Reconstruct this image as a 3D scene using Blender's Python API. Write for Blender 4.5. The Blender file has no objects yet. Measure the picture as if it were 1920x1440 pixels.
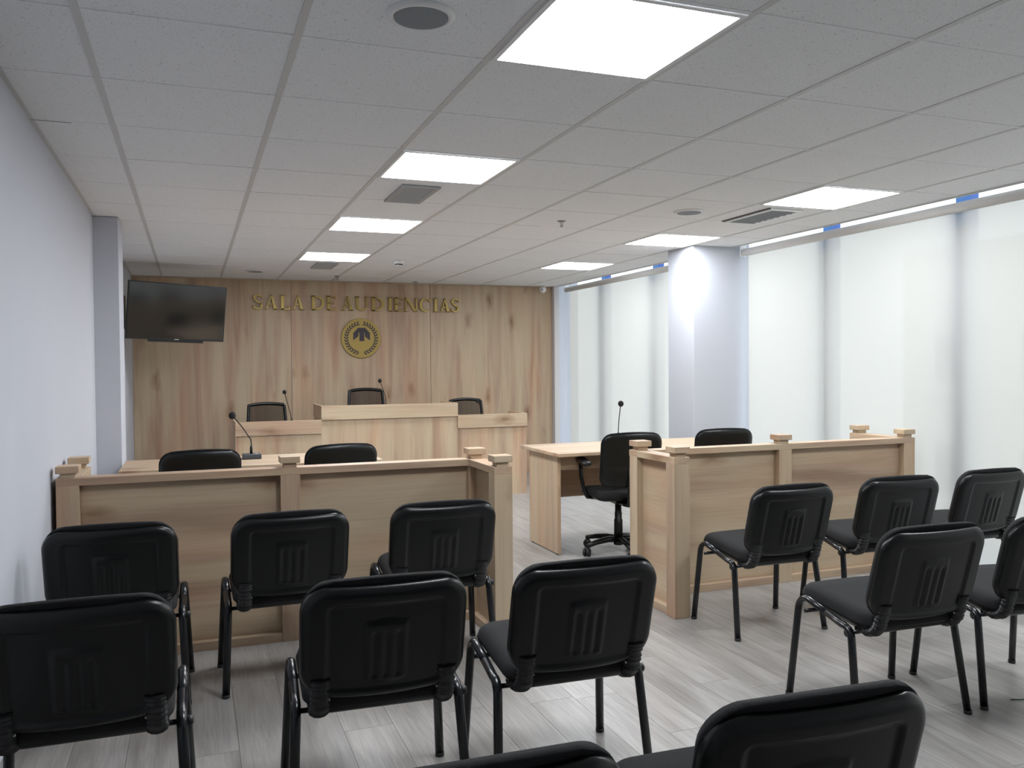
import bpy, bmesh, math, random
from mathutils import Vector, Matrix
random.seed(7)
SC = bpy.context.scene
COL = SC.collection
PI = math.pi

# ---------------------------------------------------------------- camera, world, exposure
F_PX = 1591.985
YAW, PITCH, ROLL = 0.36016196, -0.02113706, -0.00821117
cam_d = bpy.data.cameras.new('camera')
cam = bpy.data.objects.new('camera', cam_d)
COL.objects.link(cam)
SC.camera = cam
cam_d.sensor_fit = 'HORIZONTAL'
cam_d.sensor_width = 36.0
cam_d.lens = F_PX * 36.0 / 1920.0
cam_d.clip_start = 0.02
_fw = Vector((math.sin(YAW) * math.cos(PITCH), math.cos(YAW) * math.cos(PITCH), math.sin(PITCH)))
_rt = Vector((math.cos(YAW), -math.sin(YAW), 0))
_up = _rt.cross(_fw)
_r2 = math.cos(ROLL) * _rt + math.sin(ROLL) * _up
_u2 = -math.sin(ROLL) * _rt + math.cos(ROLL) * _up
cam.matrix_world = Matrix(((_r2.x, _u2.x, -_fw.x, 0.94126), (_r2.y, _u2.y, -_fw.y, -2.79394),
                           (_r2.z, _u2.z, -_fw.z, 1.40), (0, 0, 0, 1)))

SC.view_settings.view_transform = 'Standard'
SC.view_settings.look = 'None'
SC.view_settings.gamma = 1
SC.view_settings.use_curve_mapping = False
SC.view_settings.exposure = 0.08

W = bpy.data.worlds.new('overcast_sky')
SC.world = W
W.use_nodes = True
WN = W.node_tree
WN.nodes['Background'].inputs[0].default_value = (0.93, 0.97, 1.0, 1)
WN.nodes['Background'].inputs[1].default_value = 2.45
PANEL_E = 31.0          # ceiling light panels

# ---------------------------------------------------------------- materials
def newmat(name):
    m = bpy.data.materials.new(name)
    m.use_nodes = True
    nt = m.node_tree
    return m, nt, nt.nodes['Principled BSDF']

def nd(nt, t, **k):
    n = nt.nodes.new(t)
    for a, b in k.items():
        setattr(n, a, b)
    return n

def ramp(nt, stops, interp='LINEAR'):
    r = nt.nodes.new('ShaderNodeValToRGB')
    r.color_ramp.interpolation = interp
    e = r.color_ramp.elements
    while len(e) < len(stops):
        e.new(0.5)
    for i, (p, c) in enumerate(stops):
        e[i].position = p
        e[i].color = (*c, 1) if len(c) == 3 else c
    return r

def plain(name, col, rough=0.5, metal=0.0, bump=0.0, bscale=200.0, var=0.0):
    m, nt, b = newmat(name)
    b.inputs['Base Color'].default_value = (*col, 1)
    b.inputs['Roughness'].default_value = rough
    b.inputs['Metallic'].default_value = metal
    tc = nd(nt, 'ShaderNodeTexCoord')
    if var:
        n = nd(nt, 'ShaderNodeTexNoise'); n.inputs['Scale'].default_value = bscale * 0.3; n.inputs['Detail'].default_value = 3
        nt.links.new(tc.outputs['Object'], n.inputs['Vector'])
        r = ramp(nt, [(0.3, tuple(c * (1 - var) for c in col)), (0.7, tuple(min(1, c * (1 + var)) for c in col))])
        nt.links.new(n.outputs[0], r.inputs[0])
        nt.links.new(r.outputs[0], b.inputs['Base Color'])
    if bump:
        n = nd(nt, 'ShaderNodeTexNoise'); n.inputs['Scale'].default_value = bscale; n.inputs['Detail'].default_value = 4
        nt.links.new(tc.outputs['Object'], n.inputs['Vector'])
        bp = nd(nt, 'ShaderNodeBump'); bp.inputs['Strength'].default_value = bump; bp.inputs['Distance'].default_value = 0.002
        nt.links.new(n.outputs[0], bp.inputs['Height'])
        nt.links.new(bp.outputs[0], b.inputs['Normal'])
    return m

def wood(name, axis, gain=0.97, warm=0.0, strip=7.0):
    """oak laminate, grain along axis 0/1/2"""
    m, nt, b = newmat(name)
    L = nt.links
    tc = nd(nt, 'ShaderNodeTexCoord'); oi = nd(nt, 'ShaderNodeObjectInfo')
    rnd = nd(nt, 'ShaderNodeVectorMath', operation='SCALE'); rnd.inputs[0].default_value = (7.3, 5.1, 9.7)
    L.new(oi.outputs['Random'], rnd.inputs['Scale'])
    add = nd(nt, 'ShaderNodeVectorMath', operation='ADD'); L.new(tc.outputs['Object'], add.inputs[0]); L.new(rnd.outputs[0], add.inputs[1])
    def mapped(across, along):
        mp = nd(nt, 'ShaderNodeMapping')
        s = [across] * 3; s[axis] = along
        mp.inputs['Scale'].default_value = s
        L.new(add.outputs[0], mp.inputs['Vector'])
        return mp
    m1 = mapped(strip, 0.55)
    n1 = nd(nt, 'ShaderNodeTexNoise'); n1.inputs['Scale'].default_value = 1.0; n1.inputs['Detail'].default_value = 5; n1.inputs['Roughness'].default_value = 0.52; n1.inputs['Distortion'].default_value = 0.6
    L.new(m1.outputs[0], n1.inputs['Vector'])
    g = lambda c: tuple(x * gain for x in c)
    r1 = ramp(nt, [(0.26, g((0.35 + warm, 0.235, 0.16))), (0.40, g((0.47 + warm, 0.34, 0.24))), (0.52, g((0.52, 0.405, 0.275))),
                   (0.64, g((0.57, 0.455, 0.32))), (0.78, g((0.50, 0.405, 0.26)))])
    L.new(n1.outputs[0], r1.inputs[0])
    # fine pores
    m2 = mapped(90, 2.2)
    n2 = nd(nt, 'ShaderNodeTexNoise'); n2.inputs['Scale'].default_value = 1.0; n2.inputs['Detail'].default_value = 3
    L.new(m2.outputs[0], n2.inputs['Vector'])
    r2 = ramp(nt, [(0.30, (0.92, 0.91, 0.90)), (0.55, (1, 1, 1))])
    L.new(n2.outputs[0], r2.inputs[0])
    mx = nd(nt, 'ShaderNodeMixRGB', blend_type='MULTIPLY'); mx.inputs[0].default_value = 1
    L.new(r1.outputs[0], mx.inputs[1]); L.new(r2.outputs[0], mx.inputs[2])
    # pinkish patches
    m4 = mapped(4.0, 0.9)
    n4 = nd(nt, 'ShaderNodeTexNoise'); n4.inputs['Scale'].default_value = 1.0; n4.inputs['Detail'].default_value = 2
    L.new(m4.outputs[0], n4.inputs['Vector'])
    r4 = ramp(nt, [(0.48, (1, 1, 1)), (0.70, (1.03, 0.90, 0.86))])
    L.new(n4.outputs[0], r4.inputs[0])
    mx4 = nd(nt, 'ShaderNodeMixRGB', blend_type='MULTIPLY'); mx4.inputs[0].default_value = 1
    L.new(mx.outputs[0], mx4.inputs[1]); L.new(r4.outputs[0], mx4.inputs[2])
    # knots and cracks
    m3 = mapped(3.4, 1.5)
    nz = nd(nt, 'ShaderNodeTexNoise'); nz.inputs['Scale'].default_value = 4.0; nz.inputs['Detail'].default_value = 2
    L.new(m3.outputs[0], nz.inputs['Vector'])
    sc = nd(nt, 'ShaderNodeVectorMath', operation='SCALE'); sc.inputs['Scale'].default_value = 0.22
    L.new(nz.outputs['Color'], sc.inputs[0])
    ad = nd(nt, 'ShaderNodeVectorMath', operation='ADD'); L.new(m3.outputs[0], ad.inputs[0]); L.new(sc.outputs[0], ad.inputs[1])
    v = nd(nt, 'ShaderNodeTexVoronoi'); v.inputs['Scale'].default_value = 1.0; v.inputs['Randomness'].default_value = 1.0
    L.new(ad.outputs[0], v.inputs['Vector'])
    r3 = ramp(nt, [(0.03, (0.42, 0.32, 0.26)), (0.10, (0.74, 0.66, 0.60)), (0.22, (1, 1, 1))])
    L.new(v.outputs['Distance'], r3.inputs[0])
    mx3 = nd(nt, 'ShaderNodeMixRGB', blend_type='MULTIPLY'); mx3.inputs[0].default_value = 0.85
    L.new(mx4.outputs[0], mx3.inputs[1]); L.new(r3.outputs[0], mx3.inputs[2])
    L.new(mx3.outputs[0], b.inputs['Base Color'])
    b.inputs['Roughness'].default_value = 0.45
    b.inputs['Specular IOR Level'].default_value = 0.35
    bp = nd(nt, 'ShaderNodeBump'); bp.inputs['Strength'].default_value = 0.12; bp.inputs['Distance'].default_value = 0.001
    L.new(n2.outputs[0], bp.inputs['Height']); L.new(bp.outputs[0], b.inputs['Normal'])
    return m

M = {}
M['wood_x'] = wood('oak_laminate_horizontal', 0)
M['wood_y'] = wood('oak_laminate_depthwise', 1)
M['wood_z'] = wood('oak_laminate_vertical', 2)
M['wall'] = plain('white_wall_paint', (0.535, 0.55, 0.605), 0.75, bump=0.05, bscale=60)
M['column'] = plain('white_column_paint', (0.49, 0.51, 0.56), 0.7)
M['jamb'] = plain('jamb_paint', (0.62, 0.60, 0.60), 0.7)
M['tee'] = plain('ceiling_tee_enamel', (0.60, 0.60, 0.59), 0.5)
M['fixture'] = plain('fixture_white_enamel', (0.78, 0.78, 0.78), 0.45)
M['plenum'] = plain('plenum_board', (0.45, 0.45, 0.45), 0.9)
M['plastic'] = plain('black_plastic', (0.005, 0.006, 0.006), 0.30, bump=0.12, bscale=500)
M['plastic'].node_tree.nodes['Principled BSDF'].inputs['Specular IOR Level'].default_value = 0.36
M['rubber'] = plain('black_ribbed_rubber', (0.012, 0.012, 0.013), 0.5)
M['fabric'] = plain('black_fabric', (0.007, 0.007, 0.008), 0.9, bump=0.8, bscale=700, var=0.25)
M['steel_black'] = plain('black_enamelled_steel', (0.007, 0.008, 0.010), 0.26)
M['screw'] = plain('zinc_screw', (0.5, 0.5, 0.5), 0.3, 1.0)
M['brass'] = plain('brushed_brass', (0.33, 0.24, 0.075), 0.40, 0.65, bump=0.1, bscale=300)
M['emblem_dark'] = plain('dark_emblem_enamel', (0.035, 0.025, 0.035), 0.5)
M['tv_frame'] = plain('television_bezel', (0.015, 0.015, 0.017), 0.35)
M['tv_screen'] = plain('television_screen', (0.008, 0.010, 0.010), 0.10)
M['tv_screen'].node_tree.nodes['Principled BSDF'].inputs['Specular IOR Level'].default_value = 0.9
M['logo_pale'] = plain('pale_print', (0.5, 0.5, 0.5), 0.5)
M['film'] = plain('blue_protective_film', (0.16, 0.42, 1.0), 0.35)
M['film_shaded'] = plain('shaded_blue_protective_film', (0.04, 0.14, 0.55), 0.35)  # same blue film, side-face shade put into the colour
M['mullion'] = plain('mullion_aluminium', (0.72, 0.80, 1.0), 0.4, 0.2)
M['mic_grey'] = plain('microphone_base_plastic', (0.06, 0.065, 0.075), 0.45)
M['foam'] = plain('microphone_foam', (0.010, 0.010, 0.011), 0.95, bump=1.0, bscale=600)
M['speaker_grille'] = plain('speaker_grille_cloth', (0.24, 0.26, 0.28), 0.7, bump=0.4, bscale=900)
M['vent_dark'] = plain('duct_interior', (0.10, 0.10, 0.11), 0.8)
M['vent_slat'] = plain('vent_slat_metal', (0.36, 0.37, 0.38), 0.5)
M['lens'] = plain('camera_lens', (0.01, 0.01, 0.015), 0.1)
M['green'] = plain('green_wire', (0.02, 0.09, 0.04), 0.5)
M['concrete'] = plain('pale_render', (0.75, 0.73, 0.70), 0.9, var=0.05, bscale=5)
M['asphalt'] = plain('pale_pavement', (0.42, 0.42, 0.42), 0.9)
M['cord'] = plain('blind_cord', (0.75, 0.75, 0.75), 0.5)
M['caster_steel'] = plain('caster_steel', (0.3, 0.3, 0.3), 0.35, 0.8)

def tile_mat():
    m, nt, b = newmat('mineral_fibre_tile')
    L = nt.links
    tc = nd(nt, 'ShaderNodeTexCoord')
    n = nd(nt, 'ShaderNodeTexNoise'); n.inputs['Scale'].default_value = 130; n.inputs['Detail'].default_value = 2; n.inputs['Distortion'].default_value = 1.5
    L.new(tc.outputs['Object'], n.inputs['Vector'])
    r = ramp(nt, [(0.29, (0.42, 0.42, 0.42)), (0.36, (0.885, 0.895, 0.905)), (1, (0.90, 0.91, 0.92))])
    L.new(n.outputs[0], r.inputs[0])
    n2 = nd(nt, 'ShaderNodeTexNoise'); n2.inputs['Scale'].default_value = 260; n2.inputs['Detail'].default_value = 3
    L.new(tc.outputs['Object'], n2.inputs['Vector'])
    r2 = ramp(nt, [(0.35, (0.86, 0.86, 0.86)), (0.6, (1, 1, 1))])
    L.new(n2.outputs[0], r2.inputs[0])
    mx = nd(nt, 'ShaderNodeMixRGB', blend_type='MULTIPLY'); mx.inputs[0].default_value = 1
    L.new(r.outputs[0], mx.inputs[1]); L.new(r2.outputs[0], mx.inputs[2])
    L.new(mx.outputs[0], b.inputs['Base Color'])
    b.inputs['Roughness'].default_value = 0.95
    b.inputs['Specular IOR Level'].default_value = 0.1
    return m
M['tile'] = tile_mat()

def floor_mat():
    m, nt, b = newmat('grey_oak_vinyl_plank')
    L = nt.links
    tc = nd(nt, 'ShaderNodeTexCoord'); oi = nd(nt, 'ShaderNodeObjectInfo')
    rnd = nd(nt, 'ShaderNodeVectorMath', operation='SCALE'); rnd.inputs[0].default_value = (3.3, 11.1, 0)
    L.new(oi.outputs['Random'], rnd.inputs['Scale'])
    add = nd(nt, 'ShaderNodeVectorMath', operation='ADD'); L.new(tc.outputs['Object'], add.inputs[0]); L.new(rnd.outputs[0], add.inputs[1])
    mp = nd(nt, 'ShaderNodeMapping'); mp.inputs['Scale'].default_value = (9, 0.9, 1); L.new(add.outputs[0], mp.inputs['Vector'])
    n = nd(nt, 'ShaderNodeTexNoise'); n.inputs['Scale'].default_value = 1; n.inputs['Detail'].default_value = 6; n.inputs['Roughness'].default_value = 0.6; n.inputs['Distortion'].default_value = 1.4
    L.new(mp.outputs[0], n.inputs['Vector'])
    r = ramp(nt, [(0.28, (0.25, 0.235, 0.22)), (0.5, (0.345, 0.33, 0.315)), (0.72, (0.44, 0.425, 0.41))])
    L.new(n.outputs[0], r.inputs[0])
    mp2 = nd(nt, 'ShaderNodeMapping'); mp2.inputs['Scale'].default_value = (110, 5, 1); L.new(add.outputs[0], mp2.inputs['Vector'])
    n2 = nd(nt, 'ShaderNodeTexNoise'); n2.inputs['Scale'].default_value = 1; n2.inputs['Detail'].default_value = 3; n2.inputs['Distortion'].default_value = 0.5
    L.new(mp2.outputs[0], n2.inputs['Vector'])
    r2 = ramp(nt, [(0.3, (0.80, 0.80, 0.79)), (0.6, (1, 1, 1))])
    L.new(n2.outputs[0], r2.inputs[0])
    mx = nd(nt, 'ShaderNodeMixRGB', blend_type='MULTIPLY'); mx.inputs[0].default_value = 1
    L.new(r.outputs[0], mx.inputs[1]); L.new(r2.outputs[0], mx.inputs[2])
    r3 = ramp(nt, [(0.0, (0.86, 0.86, 0.86)), (1.0, (0.98, 0.97, 0.955))]); L.new(oi.outputs['Random'], r3.inputs[0])
    mx2 = nd(nt, 'ShaderNodeMixRGB', blend_type='MULTIPLY'); mx2.inputs[0].default_value = 1
    L.new(mx.outputs[0], mx2.inputs[1]); L.new(r3.outputs[0], mx2.inputs[2])
    L.new(mx2.outputs[0], b.inputs['Base Color'])
    b.inputs['Roughness'].default_value = 0.33
    bp = nd(nt, 'ShaderNodeBump'); bp.inputs['Strength'].default_value = 0.15; bp.inputs['Distance'].default_value = 0.001
    L.new(n2.outputs[0], bp.inputs['Height']); L.new(bp.outputs[0], b.inputs['Normal'])
    return m
M['floor'] = floor_mat()

def emit_mat():
    m = bpy.data.materials.new('led_diffuser'); m.use_nodes = True
    nt = m.node_tree; nt.nodes.clear()
    e = nd(nt, 'ShaderNodeEmission'); e.inputs[0].default_value = (0.93, 0.96, 1.0, 1); e.inputs[1].default_value = PANEL_E
    o = nd(nt, 'ShaderNodeOutputMaterial'); nt.links.new(e.outputs[0], o.inputs[0])
    return m
M['led'] = emit_mat()

def blind_mat():
    m = bpy.data.materials.new('translucent_screen_fabric'); m.use_nodes = True
    nt = m.node_tree; nt.nodes.clear(); L = nt.links
    o = nd(nt, 'ShaderNodeOutputMaterial')
    tr = nd(nt, 'ShaderNodeBsdfTranslucent'); tr.inputs[0].default_value = (0.565, 0.54, 0.49, 1)
    df = nd(nt, 'ShaderNodeBsdfDiffuse'); df.inputs[0].default_value = (0.58, 0.57, 0.54, 1)
    tp = nd(nt, 'ShaderNodeBsdfTransparent'); tp.inputs[0].default_value = (1, 1, 1, 1)
    a = nd(nt, 'ShaderNodeMixShader'); a.inputs[0].default_value = 0.30
    L.new(tr.outputs[0], a.inputs[1]); L.new(df.outputs[0], a.inputs[2])
    c = nd(nt, 'ShaderNodeMixShader'); c.inputs[0].default_value = 0.06
    L.new(a.outputs[0], c.inputs[1]); L.new(tp.outputs[0], c.inputs[2])
    L.new(c.outputs[0], o.inputs[0])
    return m
M['blind'] = blind_mat()
M['roller'] = plain('roller_tube_fabric', (0.62, 0.60, 0.57), 0.8)

def glass_mat():
    m = bpy.data.materials.new('window_glass'); m.use_nodes = True
    nt = m.node_tree; nt.nodes.clear(); L = nt.links
    o = nd(nt, 'ShaderNodeOutputMaterial')
    tp = nd(nt, 'ShaderNodeBsdfTransparent'); tp.inputs[0].default_value = (0.94, 0.97, 0.99, 1)
    gl = nd(nt, 'ShaderNodeBsdfGlossy'); gl.inputs['Roughness'].default_value = 0.02
    mx = nd(nt, 'ShaderNodeMixShader'); mx.inputs[0].default_value = 0.05; L.new(tp.outputs[0], mx.inputs[1]); L.new(gl.outputs[0], mx.inputs[2])
    L.new(mx.outputs[0], o.inputs[0])
    return m
M['glass'] = glass_mat()

def mesh_fabric_mat():
    m = bpy.data.materials.new('open_mesh_fabric'); m.use_nodes = True
    nt = m.node_tree; nt.nodes.clear(); L = nt.links
    o = nd(nt, 'ShaderNodeOutputMaterial')
    tp = nd(nt, 'ShaderNodeBsdfTransparent')
    df = nd(nt, 'ShaderNodeBsdfDiffuse'); df.inputs[0].default_value = (0.02, 0.018, 0.018, 1)
    mx = nd(nt, 'ShaderNodeMixShader'); mx.inputs[0].default_value = 0.74
    L.new(tp.outputs[0], mx.inputs[1]); L.new(df.outputs[0], mx.inputs[2]); L.new(mx.outputs[0], o.inputs[0])
    return m
M['mesh'] = mesh_fabric_mat()

# ---------------------------------------------------------------- mesh helpers
class MB:
    def __init__(self):
        self.v = []; self.f = []; self.sm = []
    def box(self, x0, x1, y0, y1, z0, z1, mat=None):
        p = [Vector(c) for c in ((x0, y0, z0), (x1, y0, z0), (x1, y1, z0), (x0, y1, z0), (x0, y0, z1), (x1, y0, z1), (x1, y1, z1), (x0, y1, z1))]
        if mat is not None:
            p = [mat @ c for c in p]
        n = len(self.v); self.v += p
        for f in ((0, 3, 2, 1), (4, 5, 6, 7), (0, 1, 5, 4), (1, 2, 6, 5), (2, 3, 7, 6), (3, 0, 4, 7)):
            self.f.append([n + i for i in f]); self.sm.append(False)
        return self
    def prism(self, pts, origin, ex, ey, ez):
        """extrude the 2D polygon pts (in ex, ey) along ez"""
        n = len(self.v); k = len(pts)
        ex, ey, ez, origin = Vector(ex), Vector(ey), Vector(ez), Vector(origin)
        for off in (Vector((0, 0, 0)), ez):
            for a, b in pts:
                self.v.append(origin + ex * a + ey * b + off)
        self.f.append([n + i for i in range(k)][::-1]); self.sm.append(False)
        self.f.append([n + k + i for i in range(k)]); self.sm.append(False)
        for i in range(k):
            j = (i + 1) % k
            self.f.append([n + i, n + j, n + k + j, n + k + i]); self.sm.append(False)
        return self
    def tube(self, pts, r, seg=12, r2=None, side=None, caps=True, radii=None):
        """sweep an ellipse (r, r2) along pts; side = fixed direction of the r axis"""
        pts = [Vector(p) for p in pts]
        r2 = r if r2 is None else r2
        n0 = len(self.v); N = len(pts)
        prev = None
        for i, p in enumerate(pts):
            t = (pts[min(i + 1, N - 1)] - pts[max(i - 1, 0)]).normalized()
            if side is not None:
                a = Vector(side)
            elif prev is not None:
                a = prev
            else:
                a = Vector((1, 0, 0)) if abs(t.x) < 0.8 else Vector((0, 0, 1))
            a = (a - t * a.dot(t)).normalized(); prev = a
            b = t.cross(a)
            k = radii[i] if radii else 1.0
            for s in range(seg):
                w = 2 * PI * s / seg
                self.v.append(p + a * (math.cos(w) * r * k) + b * (math.sin(w) * r2 * k))
        for i in range(N - 1):
            for s in range(seg):
                s2 = (s + 1) % seg
                self.f.append([n0 + i * seg + s, n0 + i * seg + s2, n0 + (i + 1) * seg + s2, n0 + (i + 1) * seg + s]); self.sm.append(True)
        if caps:
            self.f.append([n0 + s for s in range(seg)][::-1]); self.sm.append(False)
            self.f.append([n0 + (N - 1) * seg + s for s in range(seg)]); self.sm.append(False)
        return self
    def lathe(self, prof, center, seg=24, axis='z', mat=None):
        """prof = [(radius, height)...] revolved round the vertical through center"""
        n0 = len(self.v); c = Vector(center)
        for r, h in prof:
            for s in range(seg):
                w = 2 * PI * s / seg
                q = {'z': Vector((r * math.cos(w), r * math.sin(w), h)),
                     'y': Vector((r * math.cos(w), -h, r * math.sin(w))),
                     'x': Vector((h, r * math.cos(w), r * math.sin(w)))}[axis]
                if mat is not None: q = mat @ q
                self.v.append(c + q)
        for i in range(len(prof) - 1):
            for s in range(seg):
                s2 = (s + 1) % seg
                self.f.append([n0 + i * seg + s, n0 + i * seg + s2, n0 + (i + 1) * seg + s2, n0 + (i + 1) * seg + s]); self.sm.append(True)
        self.f.append([n0 + s for s in range(seg)][::-1]); self.sm.append(False)
        self.f.append([n0 + (len(prof) - 1) * seg + s for s in range(seg)]); self.sm.append(False)
        return self
    def grid(self, rows, closed=False):
        n0 = len(self.v); R = len(rows); C = len(rows[0])
        for r in rows: self.v += [Vector(p) for p in r]
        for i in range(R - 1):
            for j in range(C - 1):
                self.f.append([n0 + i * C + j, n0 + i * C + j + 1, n0 + (i + 1) * C + j + 1, n0 + (i + 1) * C + j]); self.sm.append(True)
        return self
    def mesh(self, name, bevel=0.0, segs=2, weld=False, autosmooth=None):
        me = bpy.data.meshes.new(name)
        me.from_pydata([tuple(v) for v in self.v], [], self.f)
        for p, s in zip(me.polygons, self.sm): p.use_smooth = s
        if bevel or weld or True:
            bm = bmesh.new(); bm.from_mesh(me)
            if weld: bmesh.ops.remove_doubles(bm, verts=bm.verts, dist=1e-5)
            if bevel:
                es = [e for e in bm.edges if len(e.link_faces) == 2 and e.calc_face_angle(0) > 0.6]
                bmesh.ops.bevel(bm, geom=es, offset=bevel, segments=segs, affect='EDGES', profile=0.6, clamp_overlap=True)
            bmesh.ops.recalc_face_normals(bm, faces=bm.faces)
            bm.to_mesh(me); bm.free()
        return me

def obj(name, me, mat, parent=None, loc=None):
    if isinstance(me, MB): me = me.mesh(name)
    o = bpy.data.objects.new(name, me)
    if mat is not None and not me.materials: me.materials.append(mat)
    COL.objects.link(o)
    if parent is not None: o.parent = parent
    if loc is not None: o.location = loc
    return o

def thing(name, label, cat, loc=(0, 0, 0), rz=0.0, group=None):
    o = bpy.data.objects.new(name, None); COL.objects.link(o)
    o.location = loc; o.rotation_euler = (0, 0, rz)
    o.empty_display_size = 0.1
    o['label'] = label; o['category'] = cat
    if group: o['group'] = group
    return o

def struct(name, me, mat, parent=None):
    o = obj(name, me, mat, parent)
    if parent is None: o['kind'] = 'structure'
    return o

def dup(root, loc, rz, label, group=None):
    r = root.copy(); COL.objects.link(r)
    r.location = loc; r.rotation_euler = (0, 0, rz); r['label'] = label
    if group: r['group'] = group
    for ch in list(root.children):
        c = ch.copy(); COL.objects.link(c); c.parent = r
        for g in list(ch.children):
            d = g.copy(); COL.objects.link(d); d.parent = c
    return r

def B(x0, x1, y0, y1, z0, z1, bevel=0.0, name='part'):
    return MB().box(x0, x1, y0, y1, z0, z1).mesh(name, bevel, 1)

# ---------------------------------------------------------------- dimensions
P = 0.636
ZC = 2.4546
XL, XE, XG = 0.315, 5.52, 5.76        # left wall, ceiling edge, glass
YB, YR = 7.70, -4.60                  # panelled end wall, wall behind the viewer

# ---------------------------------------------------------------- floor
fl = struct('floor', B(XL - 0.1, XG + 0.06, YR, YB + 0.1, -0.12, -0.008), M['plenum'])
PW, PLN = 0.192, 1.285
ncol = int((XG - XL) / PW) + 1
rest = MB()
for c in range(ncol):
    x0 = XL + c * PW; x1 = min(x0 + PW, XG)
    y = YR - random.random() * PLN
    while y < YB:
        y0 = max(y, YR); y1 = min(y + PLN, YB)
        if y1 > y0 + 0.01:
            args = (x0 + 0.0007, x1 - 0.0007, y0 + 0.0007, y1 - 0.0007, -0.008, 0)
            if y1 > -1.9: obj('plank', B(*args, name='plank'), M['floor'], fl)
            else: rest.box(*args)
        y += PLN
r_ = obj('rear_planks', rest, M['floor'], fl); r_['kind'] = 'stuff'

# ---------------------------------------------------------------- walls
wl = struct('wall_left', B(XL - 0.15, XL, YR, YB + 0.1, -0.12, 2.9), M['wall'])
obj('pilaster', B(XL - 0.02, 0.475, 3.70, 4.10, 0, ZC, 0.002), M['wall'], wl)
struct('wall_rear', B(XL - 0.15, XG + 0.1, YR - 0.15, YR, -0.12, 2.9), M['wall'])
struct('baseboard_left', B(XL, XL + 0.012, YR, 3.70, 0, 0.075, 0.002), M['floor'])
wb = struct('wall_back', B(XL - 0.15, XG + 0.1, YB, YB + 0.15, -0.12, 2.9), M['wall'])
for x0, x1 in ((XL + 0.002, 2.058), (2.062, 3.782), (3.786, 5.462)):
    obj('wall_panel', B(x0, x1, YB - 0.018, YB, 0, ZC - 0.004, 0.0012, 'wall_panel'), M['wood_z'], wb)
struct('trim_1', B(XL + 0.002, 5.462, YB - 0.026, YB - 0.018, ZC - 0.012, ZC - 0.001), M['wood_x'])
cb = struct('wall_right', MB().box(5.466, 5.536, 7.60, YB, 0, ZC + 0.3), M['jamb'])
obj('jamb_return', B(5.536, XG, 7.66, YB, 0, 2.76), M['column'], cb)
struct('column', B(5.108, 5.70, 3.69, 4.12, 0, 2.80, 0.003), M['column'])

# ---------------------------------------------------------------- ceiling
ce = struct('ceiling', B(XL - 0.1, XE, YR, YB, ZC + 0.09, ZC + 0.12), M['plenum'])
xs = [XL] + [i * P for i in range(1, 9)] + [XE]
ys = [YR] + [k * P for k in range(-7, 13)] + [YB]
light_cells = set()
for cx in (3, 7):
    for ky in (-1, 2, 5, 8):
        light_cells.add((cx, ky))
TT = ZC + 0.0025
rear = MB()
tile_cache = {}
for i in range(len(xs) - 1):
    for j in range(len(ys) - 1):
        x0, x1, y0, y1 = xs[i], xs[i + 1], ys[j], ys[j + 1]
        k = j - 8                                   # ys[j] = k * P
        if (i, k) in light_cells: continue
        w, d = x1 - x0 - 0.012, y1 - y0 - 0.012
        cxy = ((x0 + x1) / 2, (y0 + y1) / 2)
        if y1 > -1.5:
            key = (round(w, 3), round(d, 3))
            if key not in tile_cache:
                tile_cache[key] = B(-w / 2, w / 2, -d / 2, d / 2, 0, 0.015, 0.001, 'ceiling_tile')
            o = obj('ceiling_tile', tile_cache[key], M['tile'], ce, (cxy[0], cxy[1], TT + random.uniform(-0.0006, 0.0008)))
        else:
            rear.box(cxy[0] - w / 2, cxy[0] + w / 2, cxy[1] - d / 2, cxy[1] + d / 2, TT, TT + 0.015)
r_ = obj('rear_tiles', rear, M['tile'], ce); r_['kind'] = 'stuff'
def tee_mesh(x0, x1, y0, y1, along):
    mb = MB(); mb.box(x0, x1, y0, y1, ZC, ZC + 0.0035)
    if along == 'y': mb.box((x0 + x1) / 2 - 0.001, (x0 + x1) / 2 + 0.001, y0, y1, ZC + 0.003, ZC + 0.04)
    else: mb.box(x0, x1, (y0 + y1) / 2 - 0.001, (y0 + y1) / 2 + 0.001, ZC + 0.003, ZC + 0.03)
    return mb.mesh('tee')
for x in xs[1:-1]:
    obj('main_tee', tee_mesh(x - 0.012, x + 0.012, YR, YB, 'y'), M['tee'], ce)
reart = MB()
ct_cache = {}
for i in range(len(xs) - 1):
    x0, x1 = xs[i] + (0.012 if i else 0.0), xs[i + 1] - (0.012 if i < 8 else 0.0)
    for y in ys[1:-1]:
        if y > -1.5:
            key = round(x1 - x0, 4)
            if key not in ct_cache:
                h = (x1 - x0) / 2
                mb = MB(); mb.box(-h, h, -0.010, 0.010, 0.0004, 0.0030); mb.box(-h, h, -0.001, 0.001, 0.003, 0.03)
                ct_cache[key] = mb.mesh('cross_tee')
            obj('cross_tee', ct_cache[key], M['tile'], ce, ((x0 + x1) / 2, y, ZC))
        else: reart.box(x0, x1, y - 0.009, y + 0.009, ZC, ZC + 0.0035)
r_ = obj('rear_cross_tees', reart, M['tee'], ce); r_['kind'] = 'stuff'
ea = MB(); ea.box(XL, XL + 0.02, YR, YB, ZC, ZC + 0.0035); ea.box(XL, XE, YB - 0.022, YB, ZC, ZC + 0.0035); ea.box(XE - 0.02, XE, YR, YB, ZC, ZC + 0.0035)
obj('edge_angle', ea, M['tee'], ce)
obj('edge_fascia', B(XE, XE + 0.012, YR, YB, ZC - 0.004, 2.78), M['fixture'], ce)
obj('recess_lid', B(XE, XG + 0.1, YR, YB, 2.78, 2.80), M['fixture'], ce)
# dark sliver of an open joint by the left wall
obj('open_joint', B(XL + 0.004, XL + 0.16, 2 * P + 0.010, 2 * P + 0.013, ZC - 0.001, ZC + 0.0005), M['vent_dark'], ce)

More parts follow.
